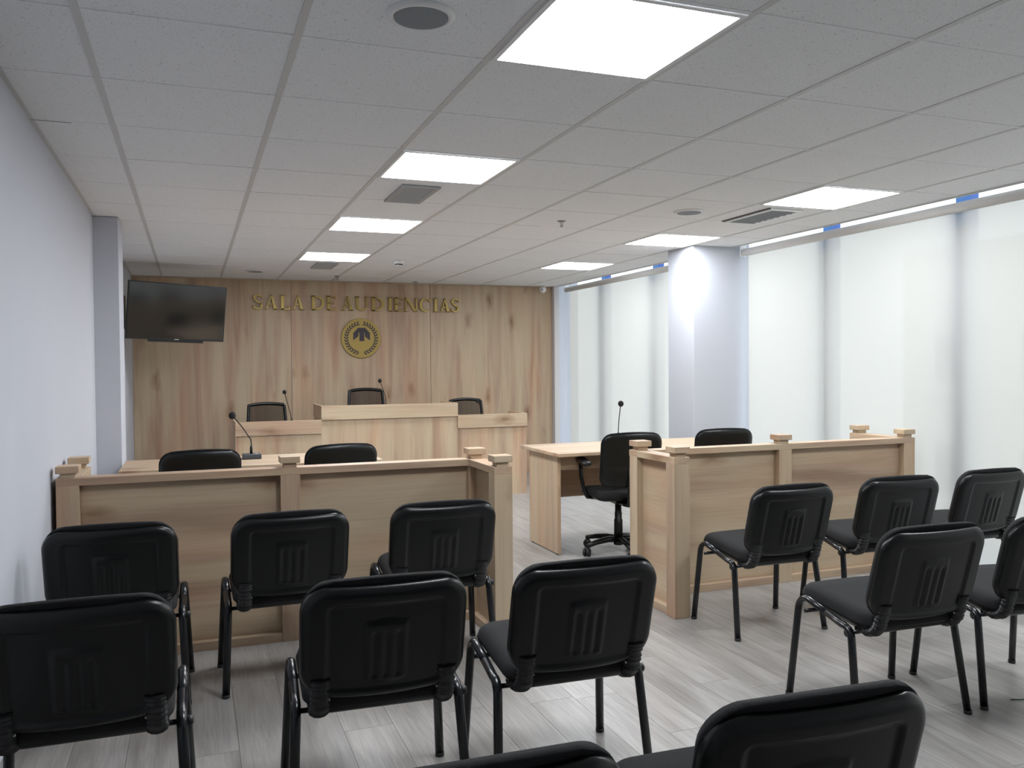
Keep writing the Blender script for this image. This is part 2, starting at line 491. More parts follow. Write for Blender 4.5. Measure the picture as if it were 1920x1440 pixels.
# ceiling lights
rowname = {-1: 'nearest the viewer', 2: 'second from the viewer', 5: 'third from the viewer', 8: 'farthest, close to the panelled wall'}
for (cx, ky) in sorted(light_cells):
    x0, x1, y0, y1 = xs[cx], xs[cx + 1], ky * P, (ky + 1) * P
    side = 'left row' if cx == 3 else 'right row by the windows'
    t = thing('ceiling_light', 'square white glowing ceiling panel, %s, %s' % (side, rowname[ky]), 'light', ((x0 + x1) / 2, (y0 + y1) / 2, ZC), 0, 'square ceiling light panels')
    h = P / 2 - 0.0125; fi = h - 0.017
    fm = MB()
    fm.box(-h, h, -h, -fi, -0.004, 0.012); fm.box(-h, h, fi, h, -0.004, 0.012)
    fm.box(-h, -fi, -fi, fi, -0.004, 0.012); fm.box(fi, h, -fi, fi, -0.004, 0.012)
    obj('frame', fm.mesh('light_frame'), M['fixture'], t)
    obj('diffuser', B(-fi, fi, -fi, fi, -0.001, 0.006), M['led'], t)

# ---------------------------------------------------------------- facade and outside
mull_y = [-4.1, -2.5, -1.2, 0.08, 1.385, 2.645, 4.02, 5.325, 6.57]
fac = struct('window_1', MB().box(XG - 0.14, XG + 0.04, YR, YB, -0.02, 0.035).box(XG - 0.02, XG + 0.04, YR, YB, 2.74, 2.80), M['mullion'])
for y in mull_y:
    m_ = obj('mullion', B(XG - 0.08, XG - 0.006, y - 0.055, y + 0.055, 0.035, 2.74, 0.002, 'mullion'), M['mullion'], fac)
    obj('protective_film', B(XG - 0.0815, XG - 0.0801, y - 0.055, y + 0.055, 2.30, 2.70), M['film'], m_)
    obj('protective_film', B(XG - 0.081, XG - 0.008, y - 0.0565, y - 0.0551, 2.30, 2.70), M['film_shaded'], m_)  # mullion side face, its shade painted as a darker blue
for a, b in zip([YR] + mull_y, mull_y + [YB]):
    if b - a > 0.2: obj('pane', B(XG, XG + 0.008, a, b, 0.03, 2.75, 0, 'pane'), M['glass'], fac)
gr = struct('pavement', B(XG + 0.2, 40, -25, 40, -3.6, -3.5), M['asphalt'])
def far_building(x, y0, y1, z1, label):
    t = thing('building', label, 'building', (x, (y0 + y1) / 2, -3.5))
    hw = (y1 - y0) / 2
    obj('facade', B(0, 6, -hw, hw, 0, z1), M['concrete'], t)
    yy = -hw + 1.0
    while yy < hw - 1.6:
        for zz in (1.2, 4.3, 7.4):
            if zz + 1.5 < z1:
                obj('window', B(-0.03, 0.02, yy, yy + 1.2, zz, zz + 1.4, 0, 'window'), M['speaker_grille'], t)
                obj('balcony_slab', B(-0.7, 0.02, yy - 0.3, yy + 1.5, zz - 0.25, zz - 0.12, 0, 'slab'), M['concrete'], t)
        yy += 2.7
far_building(17, -14, 1.5, 6.5, 'low pale building seen faintly through the right-hand blind')
far_building(21, 5.5, 17, 8.2, 'taller pale building seen faintly through the blind left of the column')

# roller blinds
def roller(y0, y1, label, cord):
    t = thing('roller_blind', label, 'blind', (0, 0, 0), 0, 'roller blinds over the glass wall')
    xr, zr, r = 5.600, 2.403, 0.033
    obj('roller_tube', MB().tube([(xr, y0 + 0.015, zr), (xr, y1 - 0.015, zr)], r, 24).mesh('roller_tube'), M['roller'], t)
    fm = MB(); fy0, fy1 = y0 + 0.035, y1 - 0.035
    n = 24; xb = xr + r - 0.001
    rows = [[(xb + 0.004 * math.sin(j * 1.3), fy0 + (fy1 - fy0) * j / n, z) for j in range(n + 1)] for z in (zr, 1.2, 0.045)]
    fm.grid(rows)
    me = bpy.data.meshes.new('fabric'); me.from_pydata([tuple(v) for v in fm.v], [], fm.f)
    for p in me.polygons: p.use_smooth = True
    obj('blind_fabric', me, M['blind'], t)
    obj('hem_bar', B(xb - 0.008, xb + 0.008, fy0, fy1, 0.02, 0.047, 0.003), M['roller'], t)
    for y in (y0, y1):
        mb = MB(); mb.box(xr - 0.032, xr + 0.032, y - 0.004, y + 0.004, zr - 0.036, ZC + 0.02); mb.box(xr - 0.07, xr + 0.03, y - 0.02, y + 0.02, ZC + 0.016, ZC + 0.022)
        mb.lathe([(0.036, -0.006), (0.036, 0.006)], (xr, y, zr), 20, 'y')
        obj('bracket', mb.mesh('bracket'), M['fixture'], t)
    if cord:
        pts = []
        yc = y1 + 0.012; xc = xr - 0.02
        for a in range(13):
            w = PI * a / 12
            pts.append((xc, yc + 0.03 * math.cos(w) - 0.03, 0.66 - 0.035 * math.sin(w)))
        pts = [(xc, yc, zr)] + pts + [(xc, yc - 0.06, zr)]
        obj('cord', MB().tube(pts, 0.0016, 6).mesh('cord'), M['cord'], t)
    return t
roller(-0.55, 3.645, 'wide cream roller blind hanging right of the white column', False)
roller(4.16, 7.50, 'cream roller blind between the white column and the panelled wall', True)
roller(-4.4, -0.60, 'cream roller blind beyond the right edge, beside the rear seats', False)

# ---------------------------------------------------------------- cushions / shells
def rr_sdf(x, y, hw, hh, r):
    qx, qy = abs(x) - hw + r, abs(y) - hh + r
    return min(max(qx, qy), 0) + math.hypot(max(qx, 0), max(qy, 0)) - r

def pad(hw, hh, rc, top, bot, nx=32, ny=28, arch=0.0, archb=0.0):
    """closed pillow over a rounded rectangle in XY; top/bot(x, y, e) give z, e = distance to the rim"""
    xsn = nx
    rows_t, rows_b = [], []
    for j in range(ny + 1):
        s = -math.cos(PI * j / ny)
        s = 0.55 * s + 0.45 * (2 * j / ny - 1)
        y = s * hh
        d = abs(y) - (hh - rc)
        w = hw if d <= 0 else hw - rc + math.sqrt(max(rc * rc - d * d, 0))
        rt, rb = [], []
        for i in range(xsn + 1):
            a = 2 * i / xsn - 1
            a = 0.6 * a + 0.4 * math.sin(a * PI / 2)
            x = a * w
            e = max(0.0, -rr_sdf(x, y, hw, hh, rc))
            ya = y + (arch * max(0, s) - archb * max(0, -s)) * (1 - (x / hw) ** 2)
            rt.append((x, ya, top(x, y, e))); rb.append((x, ya, bot(x, y, e)))
        rows_t.append(rt); rows_b.append(rb)
    mb = MB(); mb.grid(rows_t); mb.grid([r[::-1] for r in rows_b])
    # side band
    def ring(rows):
        return rows[0] + [r[-1] for r in rows[1:]] + rows[-1][::-1][1:] + [r[0] for r in rows[::-1][1:]]
    a, b = ring(rows_t), ring(rows_b)
    mb.grid([b, a])
    return mb

def rnd(e, R, h):
    """quarter-round profile: 0 at the rim, h at distance R"""
    t = min(e / R, 1.0)
    return h * math.sqrt(max(0.0, 1 - (1 - t) ** 2))

def sstep(a, b, x):
    t = max(0.0, min(1.0, (x - a) / (b - a))); return t * t * (3 - 2 * t)

# ---------------------------------------------------------------- visitor chair
TILT = math.radians(15.5)
def back_matrix(y0, z0, tilt):
    """local pad coords (x, up, outwards to the rear) -> chair coords"""
    ex = Vector((1, 0, 0)); ey = Vector((0, -math.sin(tilt), math.cos(tilt))); ez = Vector((0, -math.cos(tilt), -math.sin(tilt)))
    return Matrix(((ex.x, ey.x, ez.x, 0), (ex.y, ey.y, ez.y, y0), (ex.z, ey.z, ez.z, z0), (0, 0, 0, 1)))

def bend(v, hw, amt):
    """curve the back around the sitter: middle sits further to the rear"""
    return Vector((v.x, v.y, v.z + amt * (1 - (v.x / hw) ** 2)))

def make_chair():
    t = thing('visitor_chair', 'x', 'chair', (0, 0, 0), 0, 'black visitor chairs facing the bench')
    bh = 0.178; hw = 0.247
    Mx = back_matrix(-0.260, 0.610, TILT)
    def relief(x, y):
        d = 0.0
        # sunk inner field
        s = rr_sdf(x, y + 0.012, 0.172, 0.138, 0.02)
        d -= 0.008 * (1 - sstep(-0.006, 0.004, s))
        # vent motif: arched hood with fluted columns
        s2 = max(abs(x - 0.0) - 0.060, abs(y + 0.03) - 0.088 - 0.008 * (1 - (x / 0.06) ** 2))
        if s2 < 0.01:
            d += 0.0065 * (1 - sstep(-0.003, 0.003, s2))
            if -0.11 < y < 0.036:
                k = math.cos(x / 0.060 * PI * 3.5)
                if abs(x) < 0.05: d -= 0.0075 * sstep(0.0, 0.7, k) * (1 - sstep(0.024, 0.036, y))
        return d
    shell = pad(hw, bh, 0.085, lambda x, y, e: rnd(e, 0.030, 0.026) + relief(x, y), lambda x, y, e: 0.0, 76, 56, archb=0.012)
    shell.v = [Mx @ bend(v, hw, 0.020) for v in shell.v]
    obj('backrest_shell', shell.mesh('backrest_shell', weld=True), M['plastic'], t)
    cush = pad(hw - 0.003, bh + 0.001, 0.084, lambda x, y, e: -0.002, lambda x, y, e: -0.014 - rnd(e, 0.05, 0.032), 30, 24, arch=0.018, archb=0.008)
    cush.v = [Mx @ bend(v, hw, 0.020) for v in cush.v]
    obj('backrest_cushion', cush.mesh('backrest_cushion', weld=True), M['fabric'], t)
    # seat
    seat = pad(0.232, 0.220, 0.080, lambda x, y, e: 0.425 + rnd(e, 0.05, 0.040) + 0.006 * (1 - (x / 0.24) ** 2) - 0.012 * sstep(0.10, 0.21, y) + 0.0 * y,
               lambda x, y, e: 0.418 - rnd(e, 0.03, 0.004), 32, 28)
    for v in seat.v: v.y += 0.002; v.z -= 0.045 * (0.5 - (v.y + 0.2) / 0.44)
    obj('seat', seat.mesh('seat', weld=True), M['fabric'], t)
    pan = pad(0.226, 0.214, 0.078, lambda x, y, e: 0.4185, lambda x, y, e: 0.412 - rnd(e, 0.13, 0.046), 24, 20)
    for v in pan.v: v.y += 0.002; v.z -= 0.045 * (0.5 - (v.y + 0.2) / 0.44)
    obj('seat_pan', pan.mesh('seat_pan', weld=True), M['plastic'], t)
    # side frames: front leg with the forward half of the top run, rear leg with the rest
    for s in (-1, 1):
        xt = s * 0.250; xf = s * 0.270
        def arc(c, r, a0, a1, n=7):
            return [(None, c[0] + r * math.cos(a0 + (a1 - a0) * i / n), c[1] + r * math.sin(a0 + (a1 - a0) * i / n)) for i in range(n + 1)]
        # side profile in (y, z)
        front = [(0.204, 0.0), (0.168, 0.375)]
        pf = [(y, z) for y, z in front]
        for _, y, z in arc((0.113, 0.375), 0.055, 0.05, PI * 0.56): pf.append((y, z))
        pf.append((-0.005, 0.404))
        pr = [(-0.005, 0.404)]
        for _, y, z in arc((-0.105, 0.335), 0.047, PI * 0.46, PI * 0.96): pr.append((y, z))
        pr += [(-0.204, 0.0)]
        def lift(prof):
            return [((xt + (xf - xt) * (1 - min(z / 0.40, 1))), y, z) for y, z in prof]
        for prof in (pf, pr):
            path = lift(prof)
            lg = obj('leg', MB().tube(path, 0.0158, 12, r2=0.0130, side=(0, 1, 0) if False else None).mesh('leg'), M['steel_black'], t)
            foot = path[0] if prof is pf else path[-1]
            obj('foot_cap', MB().lathe([(0.0158, 0.0), (0.0163, 0.002), (0.0163, 0.014)], (foot[0], foot[1], 0.0), 12).mesh('foot_cap'), M['rubber'], lg)
    for y, z in ((0.125, 0.376), (-0.128, 0.358)):
        obj('crossbar', MB().tube([(-0.252, y, z), (0.252, y, z)], 0.0085, 10).mesh('crossbar'), M['steel_black'], t)
    for s in (-1, 1):
        obj('knob', MB().lathe([(0.008, 0), (0.015, 0.004), (0.015, 0.018), (0.009, 0.022)], (s * 0.262, -0.128, 0.358), 12, 'x', Matrix.Scale(s, 3) if False else None).mesh('knob'), M['rubber'], t)
    # ribbed bellows brackets carrying the back
    for s in (-1, 1):
        x = s * 0.188; mb = MB()
        path = [(x, -0.120, 0.378), (x, -0.160, 0.370), (x, -0.198, 0.376), (x, -0.222, 0.396), (x, -0.234, 0.425), (x, -0.244, 0.462), (x, -0.254, 0.495)]
        # resample and flute
        res = []; rad = []
        for i in range(len(path) - 1):
            a, b = Vector(path[i]), Vector(path[i + 1])
            for k in range(5):
                res.append(a.lerp(b, k / 5)); rad.append(1.0 if (k % 2) else 0.84)
        res.append(Vector(path[-1])); rad.append(1.0)
        mb.tube(res, 0.031, 12, r2=0.021, side=(1, 0, 0), radii=rad); mb.sm = [False] * len(mb.f)
        o = obj('backrest_bracket', mb.mesh('backrest_bracket'), M['rubber'], t)
        obj('screw', MB().lathe([(0.004, 0), (0.004, 0.004)], (x - s * 0.026, -0.235, 0.425), 8, 'y').mesh('screw'), M['screw'], o)
    return t

chairs = [
 (0.640, 1.183, -0.030, 'black visitor chair in the front row, beside the left wall'),
 (1.321, 1.195, 0.020, 'black visitor chair in the front row, middle of the left three'),
 (2.011, 1.200, -0.035, 'black visitor chair in the front row, just left of the central gap'),
 (0.648, 0.015, -0.015, 'black visitor chair in the second row, cut by the left picture edge'),
 (1.476, -0.055, -0.045, 'black visitor chair in the second row, middle of the left three'),
 (2.105, -0.090, -0.030, 'black visitor chair in the second row, standing alone left of the central gap'),
 (3.778, 1.004, -0.010, 'black visitor chair in the front right row, nearest the gate opening'),
 (4.527, 1.029, -0.090, 'black visitor chair in the front right row, between two others'),
 (5.215, 1.060, -0.020, 'black visitor chair in the front right row, by the window blind'),
 (3.552, -0.077, -0.030, 'black visitor chair in the second right row, its seat and legs in full view'),
 (4.202, -0.110, -0.110, 'black visitor chair in the second right row, cut by the right picture edge'),
 (2.042, -1.228, -0.060, 'large black visitor chair in the near row, only back top and seat in view'),
 (1.362, -1.255, -0.030, 'black visitor chair in the near row, only its arched top edge in view'),
]
base = make_chair()
for i, (x, y, a, lab) in enumerate(chairs):
    if i == 0:
        base.location = (x, y, 0); base.rotation_euler = (0, 0, a); base['label'] = lab
    else:
        dup(base, (x, y, 0), a, lab)

# ---------------------------------------------------------------- railings
def railing(name, label, mirror, x0, xm, x1, yf):
    """U-shaped panelled railing; the outer return runs to the rear, the inner return to the viewer"""
    t = thing(name, label, 'railing', ((x0 + x1) / 2, yf + 0.045, 0), 0, 'oak railings in front of the counsel tables')
    ox, oy = (x0 + x1) / 2, yf + 0.045
    def part(nm, a, mat, par=t, bev=0.0015):
        return obj(nm, B(a[0] - ox, a[1] - ox, a[2] - oy, a[3] - oy, a[4], a[5], bev, nm), mat, par)
    pw = 0.098; H = 0.89
    def post(x, y):
        p = part('post', (x, x + pw, y, y + 0.09, 0, 0.853), M['wood_z'])
        obj('post_neck', B(x + 0.017 - ox, x + pw - 0.017 - ox, y + 0.012 - oy, y + 0.078 - oy, H, 0.914, 0.001, 'neck'), M['wood_x'], p)
        obj('post_cap', B(x - 0.001 - ox, x + pw + 0.001 - ox, y - 0.003 - oy, y + 0.093 - oy, 0.913, 0.947, 0.002, 'cap'), M['wood_x'], p)
        return p
    xa, xb = x0, x1 - pw            # left edges of the end posts
    for x in (xa, xm, xb): post(x, yf)
    part('top_rail', (x0, x1, yf, yf + 0.095, 0.853, H), M['wood_x'])
    part('base_rail', (x0 + pw, xm, yf + 0.003, yf + 0.087, 0, 0.045), M['wood_x'])
    part('base_rail', (xm + pw, xb, yf + 0.003, yf + 0.087, 0, 0.045), M['wood_x'])
    part('panel', (x0 + pw, xm, yf + 0.045, yf + 0.063, 0.045, 0.853), M['wood_x'])
    part('panel', (xm + pw, xb, yf + 0.045, yf + 0.063, 0.045, 0.853), M['wood_x'])
    xi, xo = (x1 - pw, x0) if not mirror else (x0, x1 - pw)
    # inner return, towards the audience
    yi = yf - 0.42
    post(xi, yi)
    part('top_rail', (xi, xi + pw, yi, yf - 0.001, 0.853, H), M['wood_y'])
    part('base_rail', (xi + 0.006, xi + pw - 0.006, yi + 0.09, yf, 0, 0.045), M['wood_y'])
    part('panel', (xi + 0.04, xi + 0.058, yi + 0.09, yf, 0.045, 0.853), M['wood_y'])
    # outer return, towards the tables
    yo = yf + 0.42
    post(xo, yo)
    part('top_rail', (xo, xo + pw, yf + 0.096, yo + 0.09, 0.853, H), M['wood_y'])
    part('base_rail', (xo + 0.006, xo + pw - 0.006, yf + 0.09, yo, 0, 0.045), M['wood_y'])
    part('panel', (xo + 0.04, xo + 0.058, yf + 0.09, yo, 0.045, 0.853), M['wood_y'])
railing('railing', 'low oak panelled railing with square post caps, left of the central gap', False, 0.337, 1.354, 2.457, 1.655)
railing('railing', 'low oak panelled railing with square post caps, right of the central gap', True, 3.405, 4.430, 5.555, 1.655)

# ---------------------------------------------------------------- counsel tables
def desk(label, x0, x1, y0, y1):
    t = thing('desk', label, 'desk', ((x0 + x1) / 2, (y0 + y1) / 2, 0), 0, 'oak counsel tables')
    ox, oy = (x0 + x1) / 2, (y0 + y1) / 2
    def part(nm, a, mat, bev=0.001):
        return obj(nm, B(a[0] - ox, a[1] - ox, a[2] - oy, a[3] - oy, a[4], a[5], bev, nm), mat, t)
    part('tabletop', (x0, x1, y0, y1, 0.735, 0.762), M['wood_x'], 0.003)
    for a in (x0 + 0.035, x1 - 0.06):
        leg = part('side_panel', (a, a + 0.025, y0 + 0.10, y1 - 0.11, 0.008, 0.735), M['wood_z'])
        for yy in (y0 + 0.14, y1 - 0.15):
            obj('glide', MB().lathe([(0.012, 0), (0.012, 0.009)], (a + 0.0125 - ox, yy - oy, 0), 10).mesh('glide'), M['rubber'], leg)
    part('front_apron', (x0 + 0.06, x1 - 0.06, y0 + 0.15, y0 + 0.168, 0.62, 0.735), M['wood_x'])
    part('modesty_panel', (x0 + 0.06, x1 - 0.06, y1 - 0.17, y1 - 0.152, 0.345, 0.735), M['wood_x'])
desk('oak table behind the left railing, microphone standing on it', 0.50, 2.17, 3.02, 3.68)
desk('oak table behind the right railing, its panel leg in full view', 3.415, 5.085, 2.83, 3.60)

# ---------------------------------------------------------------- judges' bench
def bench():
    t = thing('judges_bench', 'long oak bench with a raised middle section before the panelled wall', 'bench', (2.85, 5.85, 0))
    ox, oy = 2.85, 5.85
    def part(nm, a, mat, bev=0.001, lab=None):
        o = obj(nm, B(a[0] - ox, a[1] - ox, a[2] - oy, a[3] - oy, a[4], a[5], bev, nm), mat, t)
        if lab: o['label'] = lab
        return o
    yf = 5.85
    segs = [(1.325, 2.150, 0.738, 0.876), (2.150, 3.580, 0.872, 1.015), (3.580, 4.372, 0.742, 0.884)]
    for k, (x0, x1, zb, zt) in enumerate(segs):
        part('front_panel', (x0, x1 - 0.001, yf + 0.022, yf + 0.04, 0.0, zb + 0.01), M['wood_z'])
        part('front_band', (x0, x1, yf, yf + 0.020, zb, zt), M['wood_x'])
        part('worktop', (x0 + 0.02, x1 - 0.02, yf + 0.0405, yf + 0.56, zb + 0.02, zb + 0.045), M['wood_x'])
        for xx in ((x0, x0 + 0.018), (x1 - 0.018, x1)):
            if k == 1:
                part('side_band', (xx[0], xx[1], yf + 0.021, yf + 0.60, zb, zt), M['wood_y'])
        if k == 0: part('side_panel', (x0, x0 + 0.018, yf + 0.041, yf + 0.56, 0, zt), M['wood_z'])
        if k == 2: part('side_panel', (x1 - 0.018, x1, yf + 0.041, yf + 0.56, 0, zt), M['wood_z'])
    for x in (2.152, 3.562): part('side_panel', (x, x + 0.018, yf + 0.041, yf + 0.56, 0, 0.871), M['wood_z'])
bench()
dais = thing('platform', 'low oak platform hidden behind the middle of the bench', 'platform', (2.87, 7.0, 0))
obj('deck', B(-0.66, 0.66, -0.45, 0.55, 0.115, 0.14, 0.002), M['wood_x'], dais)
obj('riser', B(-0.65, 0.65, -0.44, -0.42, 0, 0.115), M['wood_x'], dais)
obj('riser', B(-0.65, 0.65, 0.50, 0.52, 0, 0.115), M['wood_x'], dais)

# ---------------------------------------------------------------- swivel chairs
def swivel_base(t, z_top=0.40, spin=0.3):
    hub = MB().lathe([(0.030, 0.055), (0.036, 0.06), (0.036, 0.105), (0.028, 0.125)], (0, 0, 0), 16)
    obj('hub', hub.mesh('hub'), M['plastic'], t)
    obj('gas_lift', MB().lathe([(0.033, 0.10), (0.032, 0.245), (0.027, 0.250), (0.027, 0.30), (0.024, 0.305), (0.024, z_top)], (0, 0, 0), 16).mesh('gas_lift'), M['plastic'], t)
    for k in range(5):
        a = spin + 2 * PI * k / 5
        c, s = math.cos(a), math.sin(a)
        mb = MB()
        path = [(0.02, 0.100), (0.10, 0.104), (0.20, 0.094), (0.295, 0.074)]
        rad = [1.15, 1.05, 0.9, 0.75]
        mb.tube([(r * c, r * s, z) for r, z in path], 0.024, 10, r2=0.021, side=(-s, c, 0), radii=rad)
        sp = obj('base_spoke', mb.mesh('base_spoke'), M['plastic'], t)
        cm = MB()
        wx, wy = 0.290 * c, 0.290 * s
        rot = Matrix.Rotation(a + 0.5, 3, 'Z')
        for off in (-0.014, 0.014):
            o_ = rot @ Vector((0, off, 0))
            cm.lathe([(0.014, -0.010), (0.028, -0.008), (0.030, 0), (0.028, 0.008), (0.014, 0.010)], (wx + o_.x, wy + o_.y, 0.030), 16, 'y', rot)
        cm.lathe([(0.012, 0.030), (0.012, 0.068)], (wx, wy, 0), 10)
        obj('caster', cm.mesh('caster'), M['rubber'], sp)

def make_task_chair():
    t = thing('task_chair', 'x', 'chair', (0, 0, 0), 0, 'black task chairs at the counsel tables')
    swivel_base(t, 0.40, 0.92)
    seat = pad(0.240, 0.225, 0.085, lambda x, y, e: 0.445 + rnd(e, 0.06, 0.045) - 0.02 * sstep(0.12, 0.23, y), lambda x, y, e: 0.440 - rnd(e, 0.02, 0.002), 30, 26)
    obj('seat', seat.mesh('seat', weld=True), M['fabric'], t)
    pan = pad(0.225, 0.21, 0.08, lambda x, y, e: 0.4395, lambda x, y, e: 0.434 - rnd(e, 0.14, 0.034), 24, 20)
    obj('seat_pan', pan.mesh('seat_pan', weld=True), M['plastic'], t)
    mech = MB().box(-0.055, 0.055, -0.10, 0.07, 0.372, 0.402).box(-0.032, 0.032, -0.22, -0.10, 0.372, 0.392)
    obj('tilt_mechanism', mech.mesh('mechanism', 0.006, 2), M['plastic'], t)
    Mx = back_matrix(-0.262, 0.715, math.radians(9))
    hw, hh = 0.228, 0.188
    sh = pad(hw, hh, 0.07, lambda x, y, e: rnd(e, 0.05, 0.018) + 0.010 * (1 - sstep(-0.02, 0.02, y + 0.05)) * (1 - (x / hw) ** 2), lambda x, y, e: 0.0, 36, 30, arch=0.020)
    sh.v = [Mx @ bend(v, hw, 0.030) for v in sh.v]
    obj('backrest_shell', sh.mesh('backrest_shell', weld=True), M['plastic'], t)
    cu = pad(hw + 0.004, hh + 0.004, 0.07, lambda x, y, e: -0.002 + rnd(e, 0.03, 0.0), lambda x, y, e: -0.010 - rnd(e, 0.05, 0.032), 30, 26, arch=0.022)
    cu.v = [Mx @ bend(v, hw, 0.030) for v in cu.v]
    obj('backrest_cushion', cu.mesh('backrest_cushion', weld=True), M['fabric'], t)
    bar = MB().tube([(0, -0.20, 0.380), (0, -0.255, 0.385), (0, -0.292, 0.42), (0, -0.300, 0.50), (0, -0.307, 0.58), (0, -0.315, 0.66)], 0.042, 12, r2=0.011, side=(1, 0, 0))
    obj('back_support', bar.mesh('back_support'), M['plastic'], t)
    obj('height_knob', MB().box(0.0, 0.06, -0.30, -0.262, 0.345, 0.385).mesh('height_knob', 0.008, 2), M['rubber'], t)
    for s in (-1, 1):
        up = MB().tube([(s * 0.17, 0.0, 0.415), (s * 0.245, 0.0, 0.425), (s * 0.270, -0.01, 0.465), (s * 0.285, 0.02, 0.58), (s * 0.285, 0.03, 0.695)], 0.029, 10, r2=0.014, side=(0, 1, 0))
        a_ = obj('armrest', up.mesh('armrest'), M['plastic'], t)
        pd = pad(0.042, 0.150, 0.040, lambda x, y, e: 0.690 + rnd(e, 0.02, 0.022), lambda x, y, e: 0.688 - rnd(e, 0.01, 0.004), 14, 20)
        for v in pd.v: v.x += s * 0.280 - s * 0.12 * v.y; v.y -= 0.02; v.z += 0.05 * v.y
        obj('arm_pad', pd.mesh('arm_pad', weld=True), M['plastic'], a_)
    return t
tc0 = make_task_chair()
tc0.location = (3.915, 2.865, 0); tc0.rotation_euler = (0, 0, -0.12)
tc0['label'] = 'black armed swivel chair tucked under the right table, its wheels in view'
tc_list = [(4.730, 2.900, -0.16, 'black swivel chair whose back top rises behind the right railing by the column'),
           (0.965, 2.860, 0.06, 'black swivel chair back behind the left railing, nearest the left wall'),
           (1.790, 2.880, 0.10, 'black swivel chair back behind the left railing, right of the microphone')]
for x, y, a, lab in tc_list: dup(tc0, (x, y, 0), a, lab)

def make_mesh_chair():
    t = thing('mesh_chair', 'x', 'chair', (0, 0, 0), 0, 'mesh backed chairs behind the bench')
    swivel_base(t, 0.40, 0.6)
    seat = pad(0.240, 0.225, 0.085, lambda x, y, e: 0.445 + rnd(e, 0.06, 0.045), lambda x, y, e: 0.440 - rnd(e, 0.02, 0.002), 22, 20)
    obj('seat', seat.mesh('seat', weld=True), M['fabric'], t)
    pan = pad(0.225, 0.21, 0.08, lambda x, y, e: 0.4395, lambda x, y, e: 0.434 - rnd(e, 0.14, 0.034), 18, 16)
    obj('seat_pan', pan.mesh('seat_pan', weld=True), M['plastic'], t)
    # back faces +Y side of the room (sitter faces the viewer: rotated 180 deg when placed)
    Mx = back_matrix(-0.235, 0.770, math.radians(8))
    top, bot = 0.235, -0.24
    def outline(k):
        # tapered rounded trapezoid, arched top
        pts = []
        n = 10
        w_t, w_b = 0.205 - k, 0.235 - k
        for i in range(n + 1):
            a = -1 + 2 * i / n
            pts.append((a * w_t, top - k + 0.020 * (1 - a * a)))
        for i in range(1, 8):
            f = i / 8; pts.append((w_t + (w_b - w_t) * f, (top - k) * (1 - f) + (bot + k) * f))
        for i in range(n + 1):
            a = 1 - 2 * i / n
            pts.append((a * w_b, bot + k))
        for i in range(1, 8):
            f = i / 8; pts.append((-(w_b + (w_t - w_b) * f), (bot + k) * (1 - f) + (top - k) * f))
        return pts
    ol = outline(0.014)
    path = [Mx @ bend(Vector((a, b, 0)), 0.24, 0.035) for a, b in ol]
    path.append(path[0])
    obj('back_frame', MB().tube(path, 0.019, 8, r2=0.016, caps=False).mesh('back_frame'), M['plastic'], t)
    il = outline(0.020)
    rows = []
    for j in range(9):
        f = j / 8
        row = []
        for i in range(11):
            a = -1 + 2 * i / 10
            w = (0.235 - 0.02) + ((0.205 - 0.02) - (0.235 - 0.02)) * f
            b = (bot + 0.02) + ((top - 0.02) + 0.020 * (1 - a * a) - (bot + 0.02)) * f
            row.append(Mx @ bend(Vector((a * w, b, 0)), 0.24, 0.035))
        rows.append(row)
    mm = MB().grid(rows)
    obj('back_mesh', mm.mesh('back_mesh'), M['mesh'], t)
    sp = MB().tube([(0, -0.10, 0.40), (0, -0.24, 0.40), (0, -0.285, 0.45), (0, -0.292, 0.60)], 0.035, 10, r2=0.012, side=(1, 0, 0))
    obj('back_support', sp.mesh('back_support'), M['plastic'], t)
    for s in (-1, 1):
        up = MB().tube([(s * 0.17, 0.0, 0.415), (s * 0.250, 0.0, 0.425), (s * 0.275, -0.005, 0.455), (s * 0.275, 0.02, 0.62)], 0.022, 8, r2=0.011, side=(0, 1, 0))
        a_ = obj('armrest', up.mesh('armrest'), M['plastic'], t)
        pd = pad(0.038, 0.12, 0.036, lambda x, y, e: 0.625 + rnd(e, 0.02, 0.016), lambda x, y, e: 0.622, 10, 14)
        for v in pd.v: v.x += s * 0.272
        obj('arm_pad', pd.mesh('arm_pad', weld=True), M['plastic'], a_)
    return t
mc = make_mesh_chair()
mc.location = (1.725, 6.72, 0); mc.rotation_euler = (0, 0, PI + 0.05); mc['label'] = 'mesh backed chair behind the left wing of the bench'
dup(mc, (2.83, 6.74, 0.14), PI + 0.03, 'mesh backed chair behind the raised middle of the bench, highest of three')
dup(mc, (4.02, 6.72, 0), PI - 0.02, 'mesh backed chair behind the right wing of the bench')

